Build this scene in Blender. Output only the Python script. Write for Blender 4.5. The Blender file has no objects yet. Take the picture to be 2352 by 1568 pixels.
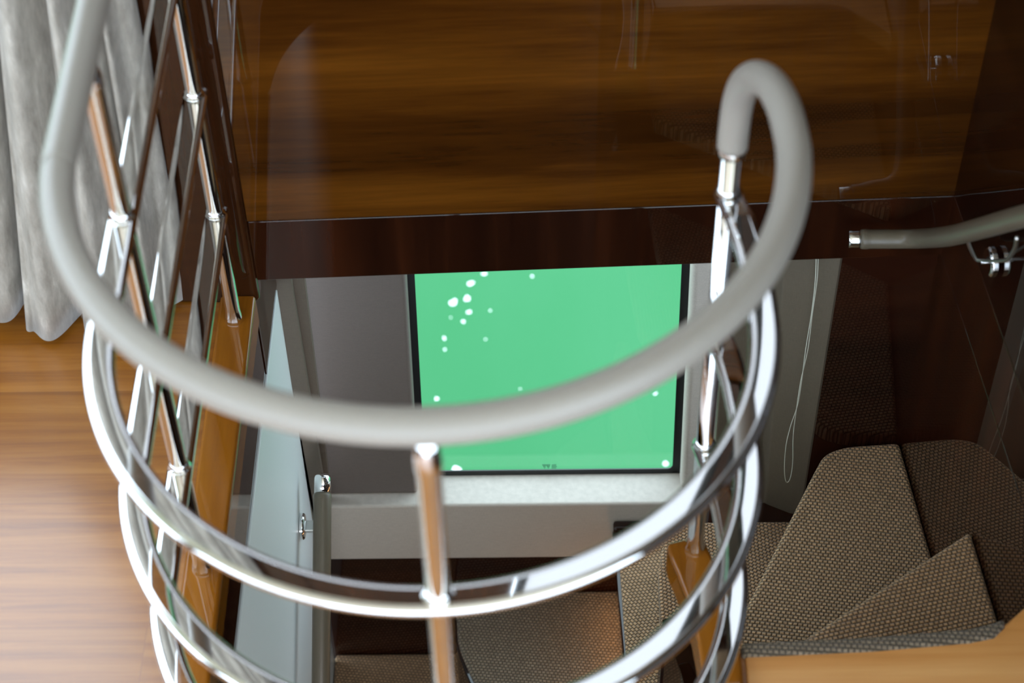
import bpy, bmesh, math, random
from mathutils import Vector, Matrix
random.seed(7)
S = bpy.context.scene

# ---------------------------------------------------------------- camera
# Scene units before scaling: x right, r away from the viewer, h downwards from the lens.
K = 0.70            # metres per unit
H0 = 3.0            # the upper deck's floor lies h = 3.0 below the lens
FPX = 4450.0        # focal length in pixels of a 2352 wide frame
def _cam():
    d = Vector((1265-1176, -(4780-784), -FPX)).normalized()
    up = -d
    g = Vector((1165-1176, -(-4200-784), -FPX))
    g = (g - up*g.dot(up)).normalized()
    x = g.cross(up)
    return Matrix((x, g, up))
RC = _cam()
def W(x, r, h):
    return Vector((x*K, r*K, (H0-h)*K))
def ray(px, py):
    return RC @ Vector((px-1176.0, -(py-784.0), -FPX))
def atH(px, py, h):
    v = ray(px, py); s = -h/v.z; return (v.x*s, v.y*s, h)
def atR(px, py, r):
    v = ray(px, py); s = r/v.y; return (v.x*s, r, -v.z*s)
def atX(px, py, x):
    v = ray(px, py); s = x/v.x; return (x, v.y*s, -v.z*s)
cam = bpy.data.cameras.new('camera'); camo = bpy.data.objects.new('camera', cam)
S.collection.objects.link(camo)
cam.sensor_width = 36.0; cam.lens = FPX/2352*36.0
camo.matrix_world = Matrix.Translation(W(0, 0, 0)) @ RC.to_4x4()
cam.clip_start = 0.02; cam.clip_end = 500
cam.dof.use_dof = True
cam.dof.focus_distance = 4.45*K
cam.dof.aperture_fstop = 4.1
cam.dof.aperture_blades = 9
S.camera = camo

# ---------------------------------------------------------------- light
world = bpy.data.worlds.new('sky'); S.world = world; world.use_nodes = True
bg = world.node_tree.nodes['Background']
bg.inputs[0].default_value = (0.72, 0.86, 1.0, 1)
bg.inputs[1].default_value = 5.1
# fill lamp added out of view to brighten the foot of the stairs
ld = bpy.data.lights.new('cabin_light', 'AREA'); ld.shape = 'RECTANGLE'; ld.size = 0.7; ld.size_y = 0.35
ld.energy = 13; ld.color = (0.90, 0.95, 1.0)
lo = bpy.data.objects.new('cabin_light', ld); S.collection.objects.link(lo)
lo.location = W(0.0, 0.25, 3.45)
lo.rotation_euler = (W(-0.1, 3.1, 4.4)-W(0.0, 0.25, 3.45)).to_track_quat('-Z', 'Y').to_euler()
S.view_settings.view_transform = 'Standard'
S.view_settings.look = 'None'
S.view_settings.gamma = 1.0
S.view_settings.use_curve_mapping = False
S.view_settings.exposure = 0.0

# ---------------------------------------------------------------- materials
def nodes(name):
    m = bpy.data.materials.new(name); m.use_nodes = True
    nt = m.node_tree; b = nt.nodes['Principled BSDF']
    return m, nt, b
def N(nt, t, **kw):
    n = nt.nodes.new(t)
    for k, v in kw.items():
        if isinstance(k, str) and hasattr(n, k): setattr(n, k, v)
    return n
def L(nt, a, b): nt.links.new(a, b)
def coords(nt, scale=(1, 1, 1), rot=(0, 0, 0), loc=(0, 0, 0)):
    tc = N(nt, 'ShaderNodeTexCoord'); mp = N(nt, 'ShaderNodeMapping')
    mp.inputs['Scale'].default_value = scale
    mp.inputs['Rotation'].default_value = rot
    mp.inputs['Location'].default_value = loc
    L(nt, tc.outputs['Object'], mp.inputs['Vector'])
    return mp.outputs['Vector']
def ramp(nt, fac, stops):
    r = N(nt, 'ShaderNodeValToRGB')
    cr = r.color_ramp
    while len(cr.elements) < len(stops): cr.elements.new(0.5)
    for e, (p, c) in zip(cr.elements, stops):
        e.position = p; e.color = (*c, 1)
    L(nt, fac, r.inputs['Fac'])
    return r.outputs['Color']
def srgb(r, g, b):
    f = lambda v: (v/255/12.92) if v/255 <= 0.04045 else ((v/255+0.055)/1.055)**2.4
    return (f(r), f(g), f(b))
def plain(name, col, rough=0.5, metal=0.0, coat=0.0, spec=0.5):
    m, nt, b = nodes(name)
    b.inputs['Base Color'].default_value = (*col, 1)
    b.inputs['Roughness'].default_value = rough
    b.inputs['Metallic'].default_value = metal
    b.inputs['Coat Weight'].default_value = coat
    b.inputs['Coat Roughness'].default_value = 0.02
    b.inputs['Specular IOR Level'].default_value = spec
    return m
def wood(name, dark, mid, light, axis='x', rough=0.4, coat=1.0, scale=1.0, coat_rough=0.02, bump=0.0, contrast=1.0, band=0.5):
    """Veneer: long flowing grain bands plus fine pores running along the axis."""
    m, nt, b = nodes(name)
    lo, hi = 0.9*scale, 17.0*scale
    sc = {'x': (lo, hi, hi), 'y': (hi, lo, hi), 'z': (hi, hi, lo)}[axis]
    v = coords(nt, sc)
    n1 = N(nt, 'ShaderNodeTexNoise'); n1.inputs['Scale'].default_value = 1.0
    n1.inputs['Detail'].default_value = 6; n1.inputs['Roughness'].default_value = 0.62
    n1.inputs['Distortion'].default_value = 0.55
    L(nt, v, n1.inputs['Vector'])
    sc2 = (sc[0]*3.0, sc[1]*6.0, sc[2]*6.0) if axis == 'x' else tuple(s*5.0 for s in sc)
    v2 = coords(nt, sc2)
    n2 = N(nt, 'ShaderNodeTexNoise'); n2.inputs['Scale'].default_value = 1.6
    n2.inputs['Detail'].default_value = 5; n2.inputs['Roughness'].default_value = 0.7
    L(nt, v2, n2.inputs['Vector'])
    sc3 = tuple(s*0.28 for s in sc)
    v3 = coords(nt, sc3, loc=(3.1, 1.7, 0.4))
    n3 = N(nt, 'ShaderNodeTexNoise'); n3.inputs['Scale'].default_value = 1.0
    n3.inputs['Detail'].default_value = 2
    L(nt, v3, n3.inputs['Vector'])
    a = N(nt, 'ShaderNodeMath', operation='MULTIPLY'); a.inputs[1].default_value = 0.45
    L(nt, n1.outputs['Fac'], a.inputs[0])
    c = N(nt, 'ShaderNodeMath', operation='MULTIPLY_ADD'); c.inputs[1].default_value = 0.16
    L(nt, n2.outputs['Fac'], c.inputs[0]); L(nt, a.outputs[0], c.inputs[2])
    d = N(nt, 'ShaderNodeMath', operation='MULTIPLY_ADD'); d.inputs[1].default_value = 0.39
    L(nt, n3.outputs['Fac'], d.inputs[0]); L(nt, c.outputs[0], d.inputs[2])
    w = 0.16/contrast
    col = ramp(nt, d.outputs[0], [(0.5-w, dark), (0.5, mid), (0.5+w, light)])
    L(nt, col, b.inputs['Base Color'])
    b.inputs['Roughness'].default_value = rough
    b.inputs['Coat Weight'].default_value = coat
    b.inputs['Coat Roughness'].default_value = coat_rough
    b.inputs['Specular IOR Level'].default_value = 0.0 if coat > 0.9 else 0.5
    if bump:
        bp = N(nt, 'ShaderNodeBump'); bp.inputs['Strength'].default_value = bump; bp.inputs['Distance'].default_value = 0.0006
        L(nt, n2.outputs['Fac'], bp.inputs['Height']); L(nt, bp.outputs['Normal'], b.inputs['Normal'])
    return m
M = {}
M['walnut'] = wood('walnut_horizontal', srgb(32, 13, 3), srgb(64, 33, 7), srgb(98, 56, 14), 'x', scale=1.0, contrast=1.1)
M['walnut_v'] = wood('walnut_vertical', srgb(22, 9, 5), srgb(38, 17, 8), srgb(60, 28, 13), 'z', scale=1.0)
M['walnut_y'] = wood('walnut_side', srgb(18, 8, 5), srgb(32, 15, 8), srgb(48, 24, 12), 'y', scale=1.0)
M['walnut_dark'] = wood('walnut_shaded_room', srgb(22, 9, 6), srgb(38, 17, 10), srgb(54, 26, 14), 'x', scale=1.2)  # darker walnut of the lower walls and step boxes
M['pilaster'] = wood('walnut_pilaster', srgb(36, 17, 8), srgb(54, 28, 13), srgb(76, 42, 20), 'z', scale=0.8)
M['kerb'] = wood('teak_kerb', srgb(100, 56, 12), srgb(138, 82, 20), srgb(164, 104, 32), 'y', scale=0.9, rough=0.3)

def floor_mat():
    m, nt, b = nodes('teak_planks')
    v = coords(nt, (1, 1, 1), loc=(0.5, -0.999, 0))
    br = N(nt, 'ShaderNodeTexBrick')
    br.offset = 0.37; br.inputs['Scale'].default_value = 1.0
    br.inputs['Brick Width'].default_value = 1.15; br.inputs['Row Height'].default_value = 0.20
    br.inputs['Mortar Size'].default_value = 0.0004; br.inputs['Mortar Smooth'].default_value = 0.2
    br.inputs['Color1'].default_value = (0.2, 0.2, 0.2, 1); br.inputs['Color2'].default_value = (0.8, 0.8, 0.8, 1)
    br.inputs['Mortar'].default_value = (0.5, 0.5, 0.5, 1)
    L(nt, v, br.inputs['Vector'])
    v1 = coords(nt, (2.2, 46, 5))
    ad = N(nt, 'ShaderNodeVectorMath', operation='MULTIPLY_ADD')
    ad.inputs[1].default_value = (7, 9, 3)
    L(nt, br.outputs['Color'], ad.inputs[0]); L(nt, v1, ad.inputs[2])
    n1 = N(nt, 'ShaderNodeTexNoise'); n1.inputs['Scale'].default_value = 1; n1.inputs['Detail'].default_value = 7
    n1.inputs['Roughness'].default_value = 0.65; n1.inputs['Distortion'].default_value = 0.4
    L(nt, ad.outputs[0], n1.inputs['Vector'])
    col = ramp(nt, n1.outputs['Fac'], [(0.25, srgb(122, 68, 12)), (0.5, srgb(160, 98, 26)), (0.75, srgb(182, 122, 50))])
    hv = N(nt, 'ShaderNodeHueSaturation')
    mr = N(nt, 'ShaderNodeMapRange'); mr.inputs[3].default_value = 0.86; mr.inputs[4].default_value = 1.1
    L(nt, br.outputs['Color'], mr.inputs[0]); L(nt, mr.outputs[0], hv.inputs['Value'])
    L(nt, col, hv.inputs['Color'])
    mx = N(nt, 'ShaderNodeMix', data_type='RGBA')
    mx.inputs[7].default_value = (*srgb(130, 76, 30), 1)
    L(nt, br.outputs['Fac'], mx.inputs[0]); L(nt, hv.outputs[0], mx.inputs[6])
    L(nt, mx.outputs[2], b.inputs['Base Color'])
    b.inputs['Roughness'].default_value = 0.34
    b.inputs['Coat Weight'].default_value = 1.0; b.inputs['Coat Roughness'].default_value = 0.2; b.inputs['Specular IOR Level'].default_value = 0.7
    bp = N(nt, 'ShaderNodeBump'); bp.inputs['Strength'].default_value = 0.25; bp.inputs['Distance'].default_value = 0.0008
    L(nt, n1.outputs['Fac'], bp.inputs['Height']); L(nt, bp.outputs['Normal'], b.inputs['Normal'])
    return m
M['floor'] = floor_mat()

def carpet(name, ang, base):
    m, nt, b = nodes(name)
    v = coords(nt, (1, 1, 1), rot=(0, 0, ang))
    # slight wobble so that the rows of knots are not ruler straight
    nz = N(nt, 'ShaderNodeTexNoise'); nz.inputs['Scale'].default_value = 45; nz.inputs['Detail'].default_value = 2
    L(nt, v, nz.inputs['Vector'])
    ma = N(nt, 'ShaderNodeVectorMath', operation='MULTIPLY_ADD'); ma.inputs[1].default_value = (0.0022, 0.0022, 0.0)
    L(nt, nz.outputs['Color'], ma.inputs[0]); L(nt, v, ma.inputs[2])
    br = N(nt, 'ShaderNodeTexBrick'); br.offset = 0.5; br.inputs['Scale'].default_value = 1.0
    br.inputs['Brick Width'].default_value = 0.0076; br.inputs['Row Height'].default_value = 0.0062
    br.inputs['Mortar Size'].default_value = 0.0021; br.inputs['Mortar Smooth'].default_value = 1.0
    br.inputs['Color1'].default_value = (0.75, 0.75, 0.75, 1); br.inputs['Color2'].default_value = (1, 1, 1, 1)
    br.inputs['Mortar'].default_value = (0.22, 0.22, 0.22, 1)
    L(nt, ma.outputs[0], br.inputs['Vector'])
    n2 = N(nt, 'ShaderNodeTexNoise'); n2.inputs['Scale'].default_value = 900; n2.inputs['Detail'].default_value = 3
    L(nt, v, n2.inputs['Vector'])
    mr = N(nt, 'ShaderNodeMapRange'); mr.inputs[3].default_value = 0.72; mr.inputs[4].default_value = 1.28
    L(nt, n2.outputs['Fac'], mr.inputs[0])
    mx = N(nt, 'ShaderNodeMix', data_type='RGBA', blend_type='MULTIPLY'); mx.inputs[0].default_value = 1
    mx.inputs[6].default_value = (*base, 1)
    L(nt, br.outputs['Color'], mx.inputs[7])
    mx2 = N(nt, 'ShaderNodeMix', data_type='RGBA', blend_type='MULTIPLY'); mx2.inputs[0].default_value = 1
    L(nt, mx.outputs[2], mx2.inputs[6]); L(nt, mr.outputs[0], mx2.inputs[7])
    L(nt, mx2.outputs[2], b.inputs['Base Color'])
    b.inputs['Roughness'].default_value = 0.95
    b.inputs['Specular IOR Level'].default_value = 0.1
    b.inputs['Sheen Weight'].default_value = 0.25; b.inputs['Sheen Roughness'].default_value = 0.5
    inv = N(nt, 'ShaderNodeMath', operation='SUBTRACT'); inv.inputs[0].default_value = 1.0
    L(nt, br.outputs['Fac'], inv.inputs[1])
    ad = N(nt, 'ShaderNodeMath', operation='MULTIPLY_ADD'); ad.inputs[1].default_value = 0.3
    L(nt, n2.outputs['Fac'], ad.inputs[0]); L(nt, inv.outputs[0], ad.inputs[2])
    bp = N(nt, 'ShaderNodeBump'); bp.inputs['Strength'].default_value = 1.0; bp.inputs['Distance'].default_value = 0.0022
    L(nt, ad.outputs[0], bp.inputs['Height']); L(nt, bp.outputs['Normal'], b.inputs['Normal'])
    return m
CARPET = srgb(214, 174, 132)

def leather(name, col, size=900.0):
    m, nt, b = nodes(name)
    b.inputs['Base Color'].default_value = (*col, 1)
    b.inputs['Roughness'].default_value = 0.34
    v = coords(nt)
    vo = N(nt, 'ShaderNodeTexVoronoi'); vo.inputs['Scale'].default_value = size
    L(nt, v, vo.inputs['Vector'])
    bp = N(nt, 'ShaderNodeBump'); bp.inputs['Strength'].default_value = 0.35; bp.inputs['Distance'].default_value = 0.0004
    L(nt, vo.outputs['Distance'], bp.inputs['Height']); L(nt, bp.outputs['Normal'], b.inputs['Normal'])
    return m
M['leather'] = leather('grey_leather', srgb(154, 148, 140))
M['leather_dark'] = leather('taupe_leather', srgb(96, 87, 73), 700)
M['chrome'] = plain('polished_steel', (0.86, 0.86, 0.86), 0.035, 1.0)
M['brushed'] = plain('satin_steel', (0.72, 0.72, 0.70), 0.33, 1.0)
M['black'] = plain('black_gasket', (0.006, 0.007, 0.008), 0.35)
M['white_panel'] = plain('white_lacquer_panel', srgb(228, 234, 234), 0.4, 0, 0.0)
M['cord'] = plain('white_cord', srgb(205, 205, 190), 0.5)
M['foam'] = plain('sea_foam', (0.95, 0.97, 0.96), 0.4)  # white that stands for sun glints on the water
M['ceiling'] = plain('white_ceiling', srgb(238, 228, 208), 0.6)
M['print'] = plain('dark_green_print', srgb(10, 80, 60), 0.5)
M['brass'] = plain('gold_bead', srgb(170, 120, 50), 0.25, 1.0)

def linen(name, col, k=1.0, rough=0.75):
    m, nt, b = nodes(name)
    outs = []
    for sc in ((1300*k, 1300*k, 90*k), (90*k, 90*k, 1300*k)):
        v = coords(nt, sc)
        n = N(nt, 'ShaderNodeTexNoise'); n.inputs['Scale'].default_value = 1; n.inputs['Detail'].default_value = 2
        L(nt, v, n.inputs['Vector']); outs.append(n.outputs['Fac'])
    a = N(nt, 'ShaderNodeMath', operation='ADD'); L(nt, outs[0], a.inputs[0]); L(nt, outs[1], a.inputs[1])
    mr = N(nt, 'ShaderNodeMapRange'); mr.inputs[1].default_value = 0.6; mr.inputs[2].default_value = 1.4
    mr.inputs[3].default_value = 0.86; mr.inputs[4].default_value = 1.12
    L(nt, a.outputs[0], mr.inputs[0])
    mx = N(nt, 'ShaderNodeMix', data_type='RGBA', blend_type='MULTIPLY'); mx.inputs[0].default_value = 1
    mx.inputs[6].default_value = (*col, 1); L(nt, mr.outputs[0], mx.inputs[7])
    L(nt, mx.outputs[2], b.inputs['Base Color'])
    b.inputs['Roughness'].default_value = rough
    bp = N(nt, 'ShaderNodeBump'); bp.inputs['Strength'].default_value = 0.12; bp.inputs['Distance'].default_value = 0.0004
    L(nt, a.outputs[0], bp.inputs['Height']); L(nt, bp.outputs['Normal'], b.inputs['Normal'])
    return m
M['lining'] = linen('grey_linen_lining', srgb(188, 180, 170), 1.0, 0.6)
M['lining_mid'] = linen('mauve_grey_linen', srgb(98, 88, 82), 1.0, 0.6)  # linen darkened for the shade on the panel left of the window
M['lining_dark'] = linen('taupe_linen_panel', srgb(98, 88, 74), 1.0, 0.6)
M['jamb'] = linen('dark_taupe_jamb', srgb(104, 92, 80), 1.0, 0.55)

def velvet():
    m, nt, b = nodes('crushed_velvet')
    v = coords(nt, (60, 60, 14))
    n = N(nt, 'ShaderNodeTexNoise'); n.inputs['Scale'].default_value = 1; n.inputs['Detail'].default_value = 6
    n.inputs['Roughness'].default_value = 0.7
    L(nt, v, n.inputs['Vector'])
    col = ramp(nt, n.outputs['Fac'], [(0.3, srgb(140, 134, 124)), (0.6, srgb(186, 181, 172)), (0.75, srgb(222, 218, 210))])
    L(nt, col, b.inputs['Base Color'])
    b.inputs['Roughness'].default_value = 0.55
    b.inputs['Sheen Weight'].default_value = 0.35; b.inputs['Sheen Roughness'].default_value = 0.35
    bp = N(nt, 'ShaderNodeBump'); bp.inputs['Strength'].default_value = 0.35; bp.inputs['Distance'].default_value = 0.003
    L(nt, n.outputs['Fac'], bp.inputs['Height']); L(nt, bp.outputs['Normal'], b.inputs['Normal'])
    return m
M['velvet'] = velvet()

def glass(name='window_glass', tint=(0.97, 1.0, 0.98)):
    m = bpy.data.materials.new(name); m.use_nodes = True; nt = m.node_tree
    nt.nodes.clear()
    o = N(nt, 'ShaderNodeOutputMaterial'); mx = N(nt, 'ShaderNodeMixShader')
    t = N(nt, 'ShaderNodeBsdfTransparent'); t.inputs[0].default_value = (*tint, 1)
    g = N(nt, 'ShaderNodeBsdfGlossy'); g.inputs['Roughness'].default_value = 0.0
    mx.inputs[0].default_value = 0.035; L(nt, t.outputs[0], mx.inputs[1]); L(nt, g.outputs[0], mx.inputs[2])
    L(nt, mx.outputs[0], o.inputs[0])
    return m
M['glass'] = glass()
M['tinted'] = glass('tinted_saloon_glass', (0.55, 0.53, 0.52))

def water():
    m, nt, b = nodes('green_sea_water')
    v = coords(nt, (1.1, 0.5, 1))
    n = N(nt, 'ShaderNodeTexNoise'); n.inputs['Scale'].default_value = 0.8; n.inputs['Detail'].default_value = 5
    L(nt, v, n.inputs['Vector'])
    col = ramp(nt, n.outputs['Fac'], [(0.3, srgb(47, 111, 68)), (0.7, srgb(60, 117, 79))])
    L(nt, col, b.inputs['Base Color'])
    b.inputs['Roughness'].default_value = 0.6
    b.inputs['Specular IOR Level'].default_value = 0.05
    return m
M['water'] = water()

# ---------------------------------------------------------------- mesh helpers
def mesh_obj(name, bm, mat, parent=None, smooth=False, kind=None, bevel=0, seg=3):
    bmesh.ops.recalc_face_normals(bm, faces=bm.faces[:])
    me = bpy.data.meshes.new(name); bm.to_mesh(me); bm.free()
    o = bpy.data.objects.new(name, me); S.collection.objects.link(o)
    if mat: me.materials.append(mat)
    if smooth:
        for p in me.polygons: p.use_smooth = True
    if bevel:
        md = o.modifiers.new('bevel', 'BEVEL'); md.width = bevel; md.segments = seg
        md.limit_method = 'ANGLE'; md.angle_limit = math.radians(40)
        for p in me.polygons: p.use_smooth = True
        md.harden_normals = True
    if parent is not None:
        o.parent = parent
        o.matrix_parent_inverse = parent_world(parent).inverted()
    if kind: o['kind'] = kind
    return o
def parent_world(p):
    m = Matrix.Translation(p.location)
    if p.parent is not None:      # parts are built in place: their own world matrix is the identity
        return Matrix.Identity(4)
    return m if p.type == 'EMPTY' else Matrix.Identity(4)
def thing(name, label, cat, loc, group=None):
    o = bpy.data.objects.new(name, None); S.collection.objects.link(o)
    o.location = loc; o.empty_display_size = 0.05
    o['label'] = label; o['category'] = cat
    if group: o['group'] = group
    return o
def tag(o, label, cat, group=None):
    o['label'] = label; o['category'] = cat
    if group: o['group'] = group
    return o
def prism(poly, h_top, h_bot, bm=None):
    """poly: (x, r) outline; solid from h_top down to h_bot (h grows downwards)."""
    bm = bm or bmesh.new()
    a = [bm.verts.new(W(x, r, h_top)) for x, r in poly]
    c = [bm.verts.new(W(x, r, h_bot)) for x, r in poly]
    bm.faces.new(a); bm.faces.new(list(reversed(c)))
    n = len(poly)
    for i in range(n):
        j = (i+1) % n
        bm.faces.new((a[i], c[i], c[j], a[j]))
    return bm
def slab(pts, thick, direction, bm=None):
    """A quad or polygon of (x, r, h) points given real thickness along direction (x, r, h)."""
    bm = bm or bmesh.new()
    d = Vector((direction[0], direction[1], direction[2]))*thick
    a = [bm.verts.new(W(*p)) for p in pts]
    c = [bm.verts.new(W(p[0]+d.x, p[1]+d.y, p[2]+d.z)) for p in pts]
    bm.faces.new(a); bm.faces.new(list(reversed(c)))
    n = len(pts)
    for i in range(n):
        j = (i+1) % n
        bm.faces.new((a[i], c[i], c[j], a[j]))
    return bm
def box(x0, x1, r0, r1, h0, h1, bm=None):
    return prism([(x0, r0), (x1, r0), (x1, r1), (x0, r1)], h0, h1, bm)
def catmull(pts, n=8):
    P = [Vector(p) for p in pts]; P = [P[0]*2-P[1]] + P + [P[-1]*2-P[-2]]
    out = []
    for i in range(1, len(P)-2):
        for k in range(n):
            t = k/n
            a, b, c, d = P[i-1], P[i], P[i+1], P[i+2]
            out.append(0.5*((2*b)+(c-a)*t+(2*a-5*b+4*c-d)*t*t+(3*b-a-3*c+d)*t**3))
    out.append(P[-2])
    return out
def tube(pts, rad, seg=24, bm=None, units=True, cap=True, radii=None):
    """Round tube along world-space points (unit coordinates when units is true)."""
    bm = bm or bmesh.new()
    if units: pts = [W(*p) for p in pts]
    else: pts = [Vector(p) for p in pts]
    R_ = rad*K
    rings = []; up = None
    for i, p in enumerate(pts):
        t = (pts[min(i+1, len(pts)-1)] - pts[max(i-1, 0)]).normalized()
        if up is None:
            up = Vector((0, 0, 1)) if abs(t.z) < 0.9 else Vector((0, 1, 0))
        u = (up - t*up.dot(t)).normalized(); up = u
        w = t.cross(u)
        rr = R_ if radii is None else radii[i]*K
        rings.append([bm.verts.new(p + (u*math.cos(2*math.pi*k/seg) + w*math.sin(2*math.pi*k/seg))*rr) for k in range(seg)])
    for a, b in zip(rings, rings[1:]):
        for k in range(seg):
            bm.faces.new((a[k], a[(k+1) % seg], b[(k+1) % seg], b[k]))
    if cap:
        bm.faces.new(rings[0]); bm.faces.new(list(reversed(rings[-1])))
    return bm
def sweep_flat(path, h, width, thick, rad, bm=None):
    """A flat bar with rounded edges along a plan path of (x, r)."""
    bm = bm or bmesh.new()
    prof = []
    w, t = width/2, thick/2
    ra, rb = rad, t*0.94          # flat face that rolls over softly at both edges
    for cx, cz, a0 in ((w-ra, t-rb, 0), (-(w-ra), t-rb, 90), (-(w-ra), -(t-rb), 180), (w-ra, -(t-rb), 270)):
        for k in range(9):
            a = math.radians(a0+k*11.25)
            prof.append((cx+ra*math.cos(a), cz+rb*math.sin(a)))
    rings = []
    for i, p in enumerate(path):
        q0 = path[max(i-1, 0)]; q1 = path[min(i+1, len(path)-1)]
        t_ = Vector((q1[0]-q0[0], q1[1]-q0[1])).normalized(); n = Vector((t_.y, -t_.x))
        rings.append([bm.verts.new(W(p[0]+n.x*a, p[1]+n.y*a, h-b)) for a, b in prof])
    m = len(prof)
    for a, b in zip(rings, rings[1:]):
        for k in range(m):
            bm.faces.new((a[k], a[(k+1) % m], b[(k+1) % m], b[k]))
    bm.faces.new(rings[0]); bm.faces.new(list(reversed(rings[-1])))
    return bm
def offset_path(path, d):
    out = []
    for i, p in enumerate(path):
        q0 = path[max(i-1, 0)]; q1 = path[min(i+1, len(path)-1)]
        t_ = Vector((q1[0]-q0[0], q1[1]-q0[1])).normalized(); n = Vector((t_.y, -t_.x))
        out.append((p[0]+n.x*d, p[1]+n.y*d))
    return out

# ---------------------------------------------------------------- plan of the stairwell guard
CX, CR, RAD = -0.1425, 1.885, 0.4775
def u_path(r_far=2.744, n=48, right_end=True):
    p = [(CX-RAD, r_far), (CX-RAD, r_far-0.02)]
    k = 10
    for i in range(1, k): p.append((CX-RAD, (r_far-0.02)+(CR-r_far+0.02)*i/k))
    for i in range(n+1):
        a = math.pi + math.pi*i/n
        p.append((CX+RAD*math.cos(a), CR+RAD*math.sin(a)))
    if right_end:
        for q in ((0.3345, 1.92), (0.332, 1.97), (0.327, 2.03), (0.318, 2.09), (0.303, 2.155)): p.append(q)
    return p
NL, FL, FR, RP = (-0.620, 2.111), (-0.621, 2.744), (-0.1225, 1.4115), (0.303, 2.146)
H_RAIL, H_RING, H_KERB = 1.715, (2.062, 2.368, 2.675), 2.975

# ================================================================= SETTING
def wall_x(r): return 1.111-0.085*r
R_FAR = 2.85
def far_r(x): return 2.815 + (x+0.575)*0.036     # the walnut wall across the stairwell

# --- upper deck floor with the stairwell cut out
kerb_c = u_path(2.815)
inner = offset_path(kerb_c, 0.0365)    # to the left of travel is outside; sort out sides below
a_, b_ = offset_path(kerb_c, 0.0365), offset_path(kerb_c, -0.0365)
outside = a_ if a_[0][0] < b_[0][0] else b_
inside = b_ if a_[0][0] < b_[0][0] else a_
right_outer = [p for p in outside if p[1] < 1.93]
edge = [(0.372, 1.936), (0.611, 1.946), (0.79, 1.962), (0.835, 1.971), (0.861, 1.981), (0.902, 2.016), (0.925, 2.045), (wall_x(2.06), 2.07)]
poly = [(-4.5, -4.0), (wall_x(-4.0), -4.0)] + list(reversed(edge)) + list(reversed(outside[:next(i for i, p in enumerate(outside) if p[0] > 0.3 and p[1] > 1.9)])) + [(outside[0][0], 3.2), (-4.5, 3.2)]
bm = prism(poly, 3.0, 3.05)
bmesh.ops.triangulate(bm, faces=[f for f in bm.faces if len(f.verts) > 4])
o = mesh_obj('floor', bm, M['floor'], kind='structure')

M['landing'] = wood('light_teak_board', srgb(168, 108, 48), srgb(206, 142, 76), srgb(228, 172, 108), 'x', scale=0.7, rough=0.35, coat=0.8, coat_rough=0.12)
le = [(x, r+0.0015) for x, r in edge]
le_out = [(0.3795, 1.70)] + [(0.3795, 1.9385)] + le[1:] + [(wall_x(1.70), 1.70)]
mesh_obj('trim_12', prism(le_out, 2.994, 3.052), M['landing'], kind='structure', bevel=0.004, seg=3)
# --- teak kerb that carries the guard rail
def band(path_a, path_b, h0, h1):
    bm = bmesh.new(); rings = []
    for p, q in zip(path_a, path_b):
        rings.append([bm.verts.new(W(p[0], p[1], h0)), bm.verts.new(W(q[0], q[1], h0)), bm.verts.new(W(q[0], q[1], h1)), bm.verts.new(W(p[0], p[1], h1))])
    for a, b in zip(rings, rings[1:]):
        for k in range(4): bm.faces.new((a[k], a[(k+1) % 4], b[(k+1) % 4], b[k]))
    bm.faces.new(rings[0]); bm.faces.new(list(reversed(rings[-1])))
    return bm
kp = u_path(2.815, 64, False) + [(0.333, 1.93), (0.328, 1.98), (0.318, 2.04), (0.303, 2.10), (0.294, 2.13), (0.289, 2.15), (0.284, 2.168)]
wid = [0.0375]*(len(kp)-3) + [0.0375, 0.037, 0.034]
def taper(path, sgn):
    out = []
    for i, p in enumerate(path):
        q0 = path[max(i-1, 0)]; q1 = path[min(i+1, len(path)-1)]
        t_ = Vector((q1[0]-q0[0], q1[1]-q0[1])).normalized(); n = Vector((t_.y, -t_.x))
        out.append((p[0]+n.x*wid[i]*sgn, p[1]+n.y*wid[i]*sgn))
    return out
kerb = mesh_obj('trim_1', band(taper(kp, 1), taper(kp, -1), H_KERB, 3.06), M['kerb'], kind='structure', bevel=0.006, seg=4)
# dark lacquered deck edge below the kerb, all round the opening
mesh_obj('trim_2', band(offset_path(u_path(2.815, 64, False), 0.031), offset_path(u_path(2.815, 64, False), -0.031), 3.06, 3.235), M['walnut_y'], kind='structure')
# solid partition under the right-hand kerb, down between the two flights
i0 = next(i for i, p in enumerate(kp) if p[0] > -0.05 and p[1] < 1.6)
part = kp[i0:]; wp = wid[i0:]
pa = [p for p in taper(kp, 0.93)[i0:]]; pb = [p for p in taper(kp, -0.93)[i0:]]
mesh_obj('wall_inner', band(pa, pb, 3.235, 5.3), M['walnut_y'], kind='structure')

mesh_obj('trim_11', box(-0.70, -0.587, 2.816, 3.12, 2.93, 3.235), M['walnut_y'], kind='structure')
# --- walnut wall across the stairwell
def wall_strip(name, x0, x1, h0, h1, mat, off=0.0, th=0.02, bevel=0):
    pts = [(x0, far_r(x0)+off, h0), (x1, far_r(x1)+off, h0), (x1, far_r(x1)+off, h1), (x0, far_r(x0)+off, h1)]
    return mesh_obj(name, slab(pts, th, (0, 1, 0)), mat, kind='structure', bevel=bevel)
H_SEAM, H_FB = 2.762, 2.935
wx = wall_x(far_r(0.88))
wall_strip('wall_back', -0.575, 2.0, 1.40, H_SEAM-0.0025, M['walnut'], 0, 0.03, 0)
wall_strip('trim_3', -0.575, 2.0, H_SEAM, H_FB, M['walnut_v'], 0.0, 0.03, 0.0025)
wall_strip('trim_4', -0.575, 2.0, H_SEAM-0.004, H_SEAM+0.002, M['black'], 0.006, 0.02)
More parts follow.
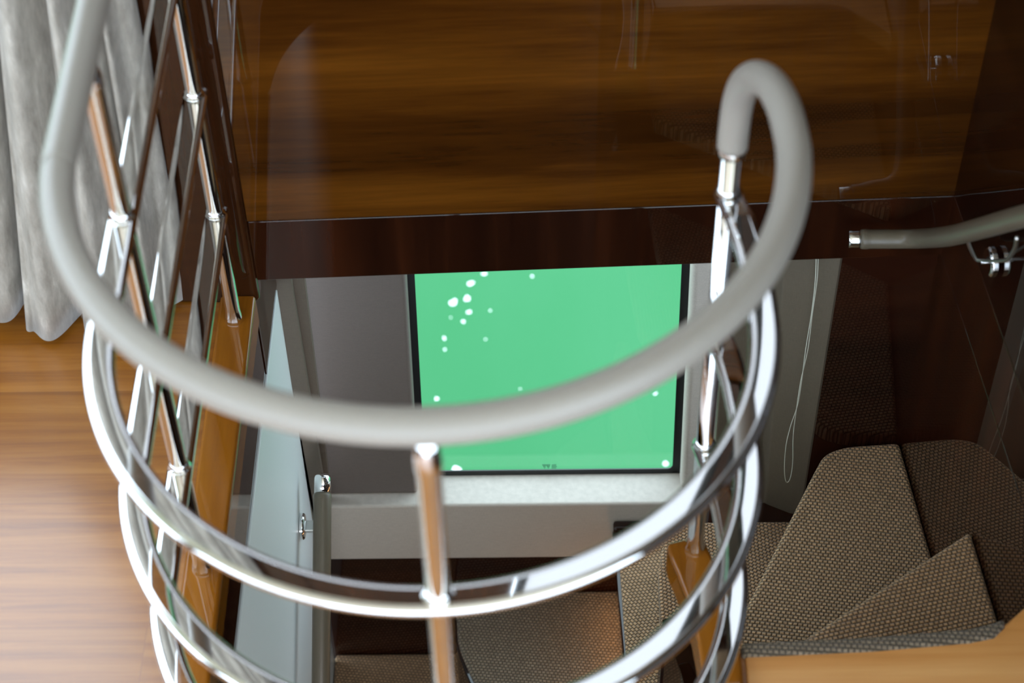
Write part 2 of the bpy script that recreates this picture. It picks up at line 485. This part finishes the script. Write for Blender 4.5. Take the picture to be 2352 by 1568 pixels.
# window band of the saloon above the walnut
def upper_window(name, x0, x1, h0, h1):
    f = 0.03; bm = bmesh.new(); r0, r1 = 2.85, 2.90
    box(x0, x0+f, r0, r1, h0, h1, bm); box(x1-f, x1, r0, r1, h0, h1, bm)
    box(x0, x1, r0, r1, h0, h0+f, bm); box(x0, x1, r0, r1, h1-f, h1, bm)
    fr = mesh_obj(name, bm, M['black'], kind='structure')
    g = mesh_obj('pane', box(x0+f, x1-f, 2.872, 2.878, h0+f, h1-f), M['tinted'], fr)
    return fr
upper_window('window_2', -0.565, -0.04, 0.30, 1.40)
upper_window('window_5', -0.05, 0.43, -0.25, 1.40)
upper_window('window_3', 0.47, 2.00, -0.25, 1.40)
mesh_obj('wall_back_pier', box(0.43, 0.47, 2.84, 2.92, -0.25, 1.40), M['walnut_dark'], kind='structure').name = 'wall_pier'
# --- pilaster between curtain and stairwell, its rounded corner towards the well
px0 = atH(470, 690, H_KERB)[0]
pil = prism([(-0.80, 2.812), (-0.575, 2.812), (-0.575, 2.86), (-0.80, 2.86)], -0.25, 3.0)
mesh_obj('wall_left_pilaster', pil, M['pilaster'], kind='structure', bevel=0.008, seg=4).name = 'wall_pilaster'
mesh_obj('wall_upper', box(-0.575, -0.055, 2.84, 2.9, -0.25, 0.30), M['pilaster'], kind='structure')

# --- right-hand lacquered wall
def rwall(name, r0, r1, h0, h1, mat, off=0.0, bevel=0.0):
    pts = [(wall_x(r0)+off, r0, h0), (wall_x(r1)+off, r1, h0), (wall_x(r1)+off, r1, h1), (wall_x(r0)+off, r0, h1)]
    return mesh_obj(name, slab(pts, 0.03, (1, 0.085, 0)), mat, kind='structure', bevel=bevel)
rwall('wall_right', 0.9, 2.90, -0.25, H_SEAM-0.0025, M['walnut_y'], 0, 0.0012)
rwall('wall_dado_right', -4.0, 0.9, 2.0, H_SEAM-0.0025, M['walnut_y'], 0, 0.0012)
rwall('trim_5', -4.0, 2.90, H_SEAM, H_FB-0.0015, M['walnut_v'], 0, 0.0015)
rwall('wall_right_lower', -1.0, 2.95, H_FB+0.0015, 5.3, M['walnut_v'], 0.0, 0.0015).name = 'wall_lower_right'
# --- dark wood wall on the outboard side of the upper flight, under the fascia
xr = atR(1940, 640, 2.885)[0] - 0.012
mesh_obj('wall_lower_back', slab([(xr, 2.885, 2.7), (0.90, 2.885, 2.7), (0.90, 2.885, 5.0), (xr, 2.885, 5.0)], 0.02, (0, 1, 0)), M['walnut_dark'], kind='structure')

# --- hull side with its window
T = 0.2
def hull(x, h, dep=0.0):      # inclined lining, the lower edge nearer the viewer
    return (x, 3.14+dep+T*(4.1-h), h)
WL, WR = -0.305, 0.392
# lining left of the window
bm = slab([hull(-0.75, 2.5), hull(WL, 2.5), hull(WL, 4.1), hull(-0.75, 4.1)], 0.06, (0, 1, 0.2))
mesh_obj('wall_hull', bm, M['lining_mid'], kind='structure', bevel=0.008, seg=3)
bm = slab([hull(WR, 2.5), hull(1.2, 2.5), hull(1.2, 4.1), hull(WR, 4.1)], 0.06, (0, 1, 0.2))
mesh_obj('wall_hull_right', bm, M['lining'], kind='structure', bevel=0.012, seg=4)
# window sill and the lining below it, rounded over
mesh_obj('trim_6', box(-0.60, 0.72, 3.10, 3.215, 4.098, 4.34), M['lining'], kind='structure', bevel=0.006, seg=3)
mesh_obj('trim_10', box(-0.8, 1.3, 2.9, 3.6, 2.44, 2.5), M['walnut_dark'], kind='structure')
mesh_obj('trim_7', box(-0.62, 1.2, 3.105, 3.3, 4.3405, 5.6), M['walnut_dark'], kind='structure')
# left jamb strips between white panel and lining
jb = [(-0.590, 3.075), (-0.562, 3.085), (-0.562, 3.2), (-0.590, 3.2)]
mesh_obj('trim_8', slab([atR(600, 640, 3.09), atR(668, 640, 3.09), atR(745, 1120, 3.09), atR(745, 1300, 3.09), (-0.60, 3.09, 4.6), (-0.60, 3.09, 2.9)], 0.02, (0, 1, 0)), M['jamb'], kind='structure')
mesh_obj('trim_9', slab([atR(662, 640, 3.115), atR(699, 640, 3.115), atR(752, 1070, 3.115), atR(768, 1275, 3.115), atR(735, 1275, 3.115), atR(735, 1100, 3.115)], 0.02, (0, 1, 0)), M['jamb'], kind='structure')
# window: gasket frame and pane in the plane of the hull
def win(x, h, d=0.0): return (x, 3.2+d+T*(4.1-h), h)
wb = bmesh.new(); g = 0.0125
xl, xrw, ht, hb = -0.300, 0.3855, 2.6, 4.094
for (xa, xb, ha, hb_) in ((xl-0.05, xl+g, ht, hb+0.03), (xrw-g, xrw+0.05, ht, hb+0.03), (xl, xrw, ht, ht+g), (xl, xrw, hb-g*0.9, hb+0.03)):
    slab([win(xa, ha), win(xb, ha), win(xb, hb_), win(xa, hb_)], 0.004, (0, 1, 0.2), wb)
# rounded inside corners
for cx, sx in ((xl+g, 1), (xrw-g, -1)):
    q = [(cx, hb-g*0.9)]
    for k in range(7):
        a = math.pi/2*k/6; R0 = 0.012
        q.append((cx+sx*(R0-R0*math.sin(a)), hb-g*0.9-(R0-R0*math.cos(a))))
    slab([win(x, h, 0.001) for x, h in q], 0.003, (0, 1, 0.2), wb)
wf = mesh_obj('window_1', wb, M['black'], kind='structure')
mesh_obj('pane', slab([win(xl, ht, 0.004), win(xrw, ht, 0.004), win(xrw, hb, 0.004), win(xl, hb, 0.004)], 0.004, (0, 1, 0.2)), M['glass'], wf)
# approval marks printed on the pane: two triangles with letters, and three short lines of type
def on_pane(px, py):
    v = ray(px, py); s = (3.2+0.003+T*4.1)/(v.y - T*v.z)
    return (v.x*s, v.y*s, -v.z*s)
pm = bmesh.new()
def stroke(p, q, w=1.1, bm=pm):
    a = Vector((q[0]-p[0], q[1]-p[1])); a.normalize(); n = Vector((-a.y, a.x))*w/2
    slab([on_pane(p[0]+n.x, p[1]+n.y), on_pane(q[0]+n.x, q[1]+n.y), on_pane(q[0]-n.x, q[1]-n.y), on_pane(p[0]-n.x, p[1]-n.y)], 0.0006, (0, -1, 0), bm)
for ox in (0, 8.8):
    a, b, c = (1245.5+ox, 1066.3), (1254.5+ox, 1066.3), (1251+ox, 1075)
    stroke(a, b, .6); stroke(b, c, .6); stroke(c, a, .6)
    x0 = 1248.8+ox; y0 = 1067.6
    for p, q in (((2.0, 0), (0, 0)), ((0, 0), (0, 3)), ((0, 3), (2, 3)), ((2, 3), (2, 1.6)), ((2, 1.6), (1.1, 1.6)), ((3.3, 0), (3.3, 3))):
        stroke((x0+p[0], y0+p[1]), (x0+q[0], y0+q[1]), .7)
for y, gl in ((1067.2, 6), (1070.6, 0), (1074, 5)):
    if gl == 0: stroke((1267, y), (1279, y), 1.0)
    else:
        for k in range(gl):
            x0 = 1268+k*(10.5/gl)
            stroke((x0, y-1.2), (x0, y+1.2), .8); stroke((x0, y+(-1.1 if k % 2 else 1.1)), (x0+1.3, y+(-1.1 if k % 2 else 1.1)), .7)
mesh_obj('approval_mark', pm, M['print'], wf)

# --- linen panel with the blind cord, right of the window
pA = [atR(1793, 500, 2.93), atR(1937, 500, 2.90), atR(1937, 596, 2.90), atR(1854, 1077, 2.90), (0.664, 2.90, 4.2), atR(1775, 1162, 2.93)[:2]+(4.2,)]
mesh_obj('wall_blind_panel', slab([(0.545, 2.94, 2.8), (0.668, 2.90, 2.8), (0.668, 2.90, 4.2), (0.592, 2.94, 4.2)], 0.03, (-0.5, 1, 0)), M['lining_dark'], kind='structure', bevel=0.003)
mesh_obj('wall_reveal', slab([(0.430, 2.97, 2.8), (0.558, 2.97, 2.8), (0.60, 2.97, 3.93), (0.45, 2.97, 3.93)], 0.03, (0, 1, 0)), M['lining_dark'], kind='structure', bevel=0.003)

# --- white lacquered side wall of the lower flight
mesh_obj('wall_left_lower', slab([(-0.585, -0.6, 3.236), (-0.585, 3.075, 3.236), (-0.585, 3.085, 5.6), (-0.585, -0.6, 5.6)], 0.03, (-1, 0, 0)), M['white_panel'], kind='structure', bevel=0.001).name = 'wall_lower_left'

# --- saloon shell: ceiling, window wall on the left
mesh_obj('ceiling', box(-4.5, 2.2, -3.0, 2.93, -0.30, -0.25), M['ceiling'], kind='structure')
wl = bmesh.new()
for (ra, rb, ha, hb2) in ((-4.0, 3.2, 2.2, 3.0), (-4.0, 3.2, -0.25, 0.2), (0.3, 0.6, 0.2, 2.2)):
    box(-3.3, -3.2, ra, rb, ha, hb2, wl)
mesh_obj('wall_left', wl, M['walnut_y'], kind='structure')
# bulwark outside the deck window behind the curtain
mesh_obj('window_4', box(-3.2, -0.80, 2.98, 3.0, 2.9, 3.0), M['black'], kind='structure')
mesh_obj('wall_dado', box(-3.2, -0.80, 2.90, 2.96, 2.25, 3.0), M['walnut_y'], kind='structure')
# lower landing floor far below
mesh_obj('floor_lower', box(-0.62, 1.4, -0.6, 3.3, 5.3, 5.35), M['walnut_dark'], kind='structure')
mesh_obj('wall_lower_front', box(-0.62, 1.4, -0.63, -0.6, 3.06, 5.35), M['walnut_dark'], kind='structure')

# --- the sea
sea = mesh_obj('sea_water', box(-60, 60, 3.6, 120, 6.6, 6.8), M['water'], kind='stuff')
tag(sea, 'pale green sea water seen through the lower window', 'water')

# ================================================================= GUARD RAIL
gr = thing('guard_railing', 'polished steel stairwell railing with grey leather handrail and three curved flat bars', 'railing', W(CX, CR, H_KERB))
rail_pts = [(CX-RAD-0.002+0.008, 2.80, H_RAIL), (-0.616, 2.5, H_RAIL), (-0.616, 2.2, H_RAIL)]
for i in range(0, 41):
    a = math.pi + math.pi*i/40
    rail_pts.append((-0.1350+0.479*math.cos(a), 1.885+0.474*math.sin(a), H_RAIL))
rail_pts += [(0.340, 1.955, H_RAIL+0.003), (0.330, 2.02, H_RAIL+0.018), (0.318, 2.075, H_RAIL+0.050), (0.309, 2.115, H_RAIL+0.095), (0.3045, 2.14, H_RAIL+0.150), (0.303, 2.146, H_RAIL+0.21), (0.303, 2.146, H_RAIL+0.245)]
mesh_obj('handrail', tube(catmull(rail_pts, 5), 0.0232, 32), M['leather'], gr, smooth=True)
for i, h in enumerate(H_RING):
    b = mesh_obj('rail_bar', sweep_flat(u_path(2.762, 96), h, 0.0455, 0.019, 0.0115), M['chrome'], gr, smooth=False)
    for p in b.data.polygons: p.use_smooth = True
    md = b.modifiers.new('wn', 'WEIGHTED_NORMAL'); md.mode = 'FACE_AREA'; md.weight = 100
def post(p, h_top, flare=True, top_neck=True):
    pts, rad = [], []
    def add(h, r): pts.append((p[0], p[1], h)); rad.append(r)
    add(h_top, 0.0150)
    if top_neck:
        add(h_top+0.045, 0.0150); add(h_top+0.050, 0.0165); add(h_top+0.062, 0.0168); add(h_top+0.074, 0.0165); add(h_top+0.08, 0.0155)
    add(H_KERB-0.035, 0.0155); add(H_KERB-0.022, 0.0165); add(H_KERB-0.008, 0.0190); add(H_KERB+0.004, 0.0215)
    po = mesh_obj('post', tube(pts, 0, 28, radii=rad), M['chrome'], gr, smooth=True)
    c = bmesh.new()
    for h in H_RING:
        tube([(p[0], p[1], h-0.017), (p[0], p[1], h-0.013), (p[0], p[1], h-0.0085)], 0, 28, c, radii=[0.0165, 0.0185, 0.0215])
    for k, h in enumerate(H_RING):
        c2 = tube([(p[0], p[1], h-0.022), (p[0], p[1], h-0.016), (p[0], p[1], h-0.009)], 0, 28, None, radii=[0.0158, 0.0172, 0.0212])
        mesh_obj('collar', c2, M['chrome'], po, smooth=True)
    c.free()
for p, ht_ in ((NL, H_RAIL+0.01), (FL, H_RAIL+0.01), (FR, H_RAIL+0.005)): post(p, ht_)
post((RP[0], RP[1]), H_RAIL+0.23, top_neck=False)
mesh_obj('end_ferrule', tube([(RP[0], RP[1], H_RAIL+0.240), (RP[0], RP[1], H_RAIL+0.243), (RP[0], RP[1], H_RAIL+0.258), (RP[0], RP[1], H_RAIL+0.262)], 0, 28, radii=[0.018, 0.0225, 0.0215, 0.0165]), M['chrome'], gr, smooth=True)

# ================================================================= STAIRCASE
st = thing('winding_staircase', 'winding staircase with grey brown woven carpet treads turning down below the railing', 'staircase', W(0.3, 2.3, 5.3))
def round_poly(poly, idx_r):
    out = []
    n = len(poly)
    for i, p in enumerate(poly):
        r = idx_r.get(i, 0)
        if not r: out.append(p); continue
        P = Vector(p); A = Vector(poly[i-1]); B = Vector(poly[(i+1) % n])
        a = (A-P).normalized(); b = (B-P).normalized()
        r_ = min(r, (A-P).length*.48, (B-P).length*.48)
        s, e = P+a*r_, P+b*r_
        for k in range(9):
            t = k/8; q = s*(1-t)**2 + P*2*t*(1-t) + e*t*t
            out.append((q.x, q.y))
    return out
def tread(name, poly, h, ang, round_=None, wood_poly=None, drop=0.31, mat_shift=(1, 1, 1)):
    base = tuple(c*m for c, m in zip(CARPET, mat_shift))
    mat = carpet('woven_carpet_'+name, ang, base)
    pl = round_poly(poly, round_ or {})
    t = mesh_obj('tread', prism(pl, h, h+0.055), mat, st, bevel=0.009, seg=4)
    wp_ = round_poly(wood_poly or poly, round_ or {})
    if name == 't4':
        mesh_obj('nosing_board', prism(wp_, h+0.012, h+0.062), M['walnut_dark'], t, bevel=0.004)
        mesh_obj('back_lip', box(0.2125, 0.60, 3.069, 3.0995, h-0.022, h+0.012), M['walnut_dark'], t, bevel=0.006)
        wp_ = [(x+0.03, r) if x < 0.5 else (x, r) for x, r in wp_]
    mesh_obj('step_box', prism(wp_, h+(0.063 if name == 't4' else 0.012 if wood_poly else 0.056), h+0.30), M['walnut_dark'], t, bevel=0.003)
    return t
T1 = [(0.375, 1.80), (0.375, 2.016), (0.538, 2.133), (0.915, 2.392), (wall_x(1.8)-0.004, 1.80)]
tread('t1', [(x, r) if x < .9 else (wall_x(r)-0.001, r) for x, r in T1], 3.262, -0.25, mat_shift=(1.0, 0.95, 0.9))
T2 = [(0.375, 1.90), (0.375, 2.231), (0.468, 2.418), (0.668, 2.822), (0.69, 2.868), (wall_x(2.88)-0.001, 2.876), (wall_x(1.9)-0.001, 1.90)]
tread('t2', [T2[0], T2[1], T2[2], (0.655, 2.79), (0.685, 2.845), (0.735, 2.866), T2[5], T2[6]], 3.57, 0.17, {3: .03, 4: .05, 5: .03})
T3 = [(0.375, 1.90), (0.375, 2.2), (0.29, 2.2), (0.303, 2.73), (0.330, 2.88), (0.80, 2.88), (0.80, 1.90)]
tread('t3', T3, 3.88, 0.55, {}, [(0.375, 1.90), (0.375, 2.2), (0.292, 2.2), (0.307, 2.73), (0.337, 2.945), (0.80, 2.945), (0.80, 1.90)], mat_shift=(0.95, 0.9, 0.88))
T4 = [(0.60, 2.2), (0.27, 2.2), (0.243, 2.4), (0.231, 2.696), (0.224, 3.066), (0.60, 3.066)]
tread('t4', T4, 4.19, 0.9, {4: .015}, [(0.60, 2.2), (0.264, 2.2), (0.237, 2.4), (0.224, 2.696), (0.211, 3.100), (0.60, 3.100)])
T5 = [(0.23, 2.1), (0.1, 2.30), (-0.05, 2.62), (-0.163, 2.800), (-0.21, 2.93), (-0.222, 3.104), (0.24, 3.104), (0.26, 2.6)]
tread('t5', T5, 4.50, 0.12, {3: .05, 4: .03}, [(0.22, 2.1), (0.09, 2.30), (-0.062, 2.61), (-0.172, 2.795), (-0.216, 2.925), (-0.228, 3.104), (0.24, 3.104), (0.25, 2.6), (0.26, 2.25)], mat_shift=(0.62, 0.80, 1.05))  # carpet colour shifted blue for the sky light from the window
T6 = [(0.1, 1.9), (-0.3, 1.9), (-0.583, 2.2), (-0.583, 3.104), (-0.15, 3.104), (-0.1, 2.7)]
tread('t6', T6, 4.81, 0.12)
# top riser, carpeted edge strip on the landing
es = [(0.374, 1.940), (0.611, 1.950), (0.79, 1.966), (0.835, 1.976), (0.861, 1.988)]
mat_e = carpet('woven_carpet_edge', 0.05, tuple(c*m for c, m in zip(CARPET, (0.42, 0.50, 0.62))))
bm = prism([(x, r-0.026) for x, r in es[:4]] + [(0.858, 1.972)] + [(x, r+0.004) for x, r in reversed(es)], 2.987, 3.262)
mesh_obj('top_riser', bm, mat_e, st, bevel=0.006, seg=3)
# courtesy lights under two nosings
warm = bpy.data.materials.new('warm_step_light'); warm.use_nodes = True
wn = warm.node_tree; wn.nodes.clear()
e_ = wn.nodes.new('ShaderNodeEmission'); e_.inputs[0].default_value = (1.0, 0.50, 0.20, 1); e_.inputs[1].default_value = 13.0
o_ = wn.nodes.new('ShaderNodeOutputMaterial'); wn.links.new(e_.outputs[0], o_.inputs[0])
bm = bmesh.new(); slab([(0.240, 3.07, 4.425), (0.256, 2.40, 4.425), (0.256, 2.40, 4.437), (0.240, 3.07, 4.437)], 0.006, (-1, 0, 0), bm)
mesh_obj('step_light', bm, warm, st)

# ================================================================= HANDRAIL, LOWER LEFT
XL = -0.525
p0 = atX(741, 1092, XL); p1 = atX(737, 1568, XL)
d = Vector(p1)-Vector(p0); dn = d.normalized()
lh = thing('wall_handrail', 'grey leather handrail with chrome end cap on the white side wall', 'handrail', W(-0.58, p0[1]-.3, p0[2]+.3))
q = lambda t: tuple(Vector(p0)+dn*t)
mesh_obj('grip', tube([q(0.045), q(0.049), q(0.06), q(1.6)], 0, 28, radii=[0.0215, 0.0235, 0.0228, 0.0228]), M['leather_dark'], lh, smooth=True)
mesh_obj('end_cap', tube([q(-0.004), q(0.0), q(0.006), q(0.047)], 0, 28, radii=[0.012, 0.0185, 0.0205, 0.0205]), M['chrome'], lh, smooth=True)
dw = atX(689, 1203, -0.584)
br_ = mesh_obj('bracket', slab([(XL, dw[1]-0.020, dw[2]), (-0.573, dw[1]-0.020, dw[2]), (-0.573, dw[1]+0.012, dw[2]), (XL, dw[1]+0.012, dw[2])], 0.012, (0, 0, 1)), M['brushed'], lh, bevel=0.002)
mesh_obj('wall_plate', tube([(-0.584, dw[1], dw[2]+0.01), (-0.576, dw[1], dw[2]+0.01), (-0.572, dw[1], dw[2]+0.01)], 0, 32, radii=[0.034, 0.034, 0.030]), M['chrome'], br_, smooth=False, bevel=0.001)

# ================================================================= HANDRAIL, RIGHT WALL
def onw(px, py, off):
    v = ray(px, py); s = (1.111-off)/(v.x+.085*v.y); return (v.x*s, v.y*s, -v.z*s)
pr = [atR(1950, 549, 2.795), atR(2020, 549, 2.79), atR(2110, 548, 2.765), onw(2185, 541, 0.085), onw(2270, 519, 0.08), onw(2352, 496, 0.078)]
e = Vector(pr[-1])-Vector(pr[-2]); pr.append(tuple(Vector(pr[-1])+e*3))
path = catmull(pr, 10)
rh = thing('wall_handrail', 'taupe leather handrail with steel end cap on the dark right wall', 'handrail', W(0.85, 2.7, 2.9))
cut = 5
mesh_obj('grip', tube([path[cut-1]]+path[cut:], 0, 28, radii=[0.0195]+[0.0208]*2+[0.0198]*(len(path)-cut-2)), M['leather_dark'], rh, smooth=True)
mesh_obj('end_cap', tube([path[0]-(path[1]-path[0])*0.1]+path[0:cut], 0, 28, radii=[0.0165]+[0.0175]*cut), M['chrome'], rh, smooth=True)
bk = [onw(2222, 548, 0.070), onw(2227, 566, 0.058), onw(2240, 592, 0.034), onw(2252, 598, 0.028), onw(2305, 598, 0.028), onw(2318, 592, 0.034), onw(2332, 568, 0.058), onw(2336, 545, 0.070)]
bkt = mesh_obj('bracket', tube(catmull(bk, 4), 0.0035, 12), M['brushed'], rh, smooth=True)
cw = onw(2284, 600, 0.005); ca = onw(2285, 599, 0.074)
nrm = Vector((1, 0.085, 0)).normalized()
cwv = Vector(cw)
mesh_obj('stem', tube([tuple(cwv), tuple(cwv-nrm*0.026)], 0.0035, 16), M['chrome'], bkt, smooth=True)
mesh_obj('wall_plate', tube([tuple(cwv), tuple(cwv-nrm*0.010), tuple(cwv-nrm*0.014)], 0, 32, radii=[0.030, 0.030, 0.026]), M['chrome'], bkt, smooth=False, bevel=0.001)

# ================================================================= BLIND CORD
def on29(px, py): return atR(px, py, 2.888)
lo_ = [on29(1875, 560), on29(1873, 640), on29(1864, 720), on29(1851, 800), on29(1842, 870), on29(1832, 930), on29(1817, 975), on29(1806, 1020), on29(1802, 1070), on29(1804, 1100), on29(1809, 1107), on29(1816, 1095), on29(1821, 1060), on29(1822, 1000), on29(1830, 935), on29(1840, 872), on29(1856, 800), on29(1866, 720), on29(1877, 640), on29(1880, 560)]
mesh_obj('blind_cord', tube(catmull(lo_, 6), 0.0011, 8), M['cord'], smooth=True)
tag(bpy.data.objects['blind_cord'], 'thin white looped cord hanging in front of the taupe panel right of the window', 'cord')

# ================================================================= CURTAIN
def curtain():
    bm = bmesh.new()
    nu, nv = 260, 40
    grid = []
    for j in range(nv+1):
        v = j/nv; h = -0.22 + v*(2.975+0.22)
        row = []
        for i in range(nu+1):
            u = i/nu
            xr_ = -0.690-0.05*v**2.5; xl_ = -1.0-0.17*max(0, v-0.7)/0.3
            x = xr_ + (xl_-xr_)*u
            ph = u*2*math.pi*3.8 + 0.9*math.sin(u*7) + 0.9
            amp = 0.040+0.016*v
            r = 2.74 + 0.06*max(0, u-0.45)/0.55 + amp*(0.9-2.0*abs(math.sin(ph/2))**0.8) + 0.012*math.sin(ph*2.3+v*3) + 0.01*math.sin(v*7+u*20)
            x += 0.010*math.cos(ph)*(0.6+0.6*v)
            hh = h
            if j == nv: hh += 0.012*math.sin(ph*0.5+1.0)
            if u < 0.3: r += 0.10*(1-u/0.3)**1.6*v
            row.append(bm.verts.new(W(x, r, hh)))
        grid.append(row)
    for j in range(nv):
        for i in range(nu):
            bm.faces.new((grid[j][i], grid[j][i+1], grid[j+1][i+1], grid[j+1][i]))
    o = mesh_obj('curtain', bm, M['velvet'], smooth=True)
    md = o.modifiers.new('thick', 'SOLIDIFY'); md.thickness = 0.003
    tag(o, 'pale grey velvet curtain hanging in deep folds to the teak floor', 'curtain')
curtain()

# ================================================================= SUN GLINTS ON THE SEA, MODELLED AS WHITE FLECKS
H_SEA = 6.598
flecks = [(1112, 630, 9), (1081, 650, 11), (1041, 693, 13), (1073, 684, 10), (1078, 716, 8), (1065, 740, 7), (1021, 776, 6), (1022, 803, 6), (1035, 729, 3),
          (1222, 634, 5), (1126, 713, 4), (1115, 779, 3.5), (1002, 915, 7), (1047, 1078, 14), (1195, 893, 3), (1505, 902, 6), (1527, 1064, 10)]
fleck_words = ['white foam fleck cut off by the dark fascia above the window', 'ragged foam fleck just under the fascia, second from top in the trail',
    'largest foam fleck in the upper left of the window', 'foam fleck right beside the largest one, slightly higher', 'foam fleck just below the pair of large ones',
    'round foam fleck at the lower end of the dense cluster', 'upper of two small flecks near the left window edge', 'lower of two small flecks near the left window edge',
    'tiny foam dot below the largest fleck', 'lone small fleck under the fascia near the middle of the window', 'small faint fleck right of the dense cluster',
    'tiny faint fleck low and right of the cluster', 'foam fleck just above the leather handrail at the left window edge', 'foam patch in the lower left window corner beside the front post',
    'tiny foam dot just above the handrail at mid window', 'small fleck touching the handrail near the right window edge', 'pale foam patch in the lower right window corner']
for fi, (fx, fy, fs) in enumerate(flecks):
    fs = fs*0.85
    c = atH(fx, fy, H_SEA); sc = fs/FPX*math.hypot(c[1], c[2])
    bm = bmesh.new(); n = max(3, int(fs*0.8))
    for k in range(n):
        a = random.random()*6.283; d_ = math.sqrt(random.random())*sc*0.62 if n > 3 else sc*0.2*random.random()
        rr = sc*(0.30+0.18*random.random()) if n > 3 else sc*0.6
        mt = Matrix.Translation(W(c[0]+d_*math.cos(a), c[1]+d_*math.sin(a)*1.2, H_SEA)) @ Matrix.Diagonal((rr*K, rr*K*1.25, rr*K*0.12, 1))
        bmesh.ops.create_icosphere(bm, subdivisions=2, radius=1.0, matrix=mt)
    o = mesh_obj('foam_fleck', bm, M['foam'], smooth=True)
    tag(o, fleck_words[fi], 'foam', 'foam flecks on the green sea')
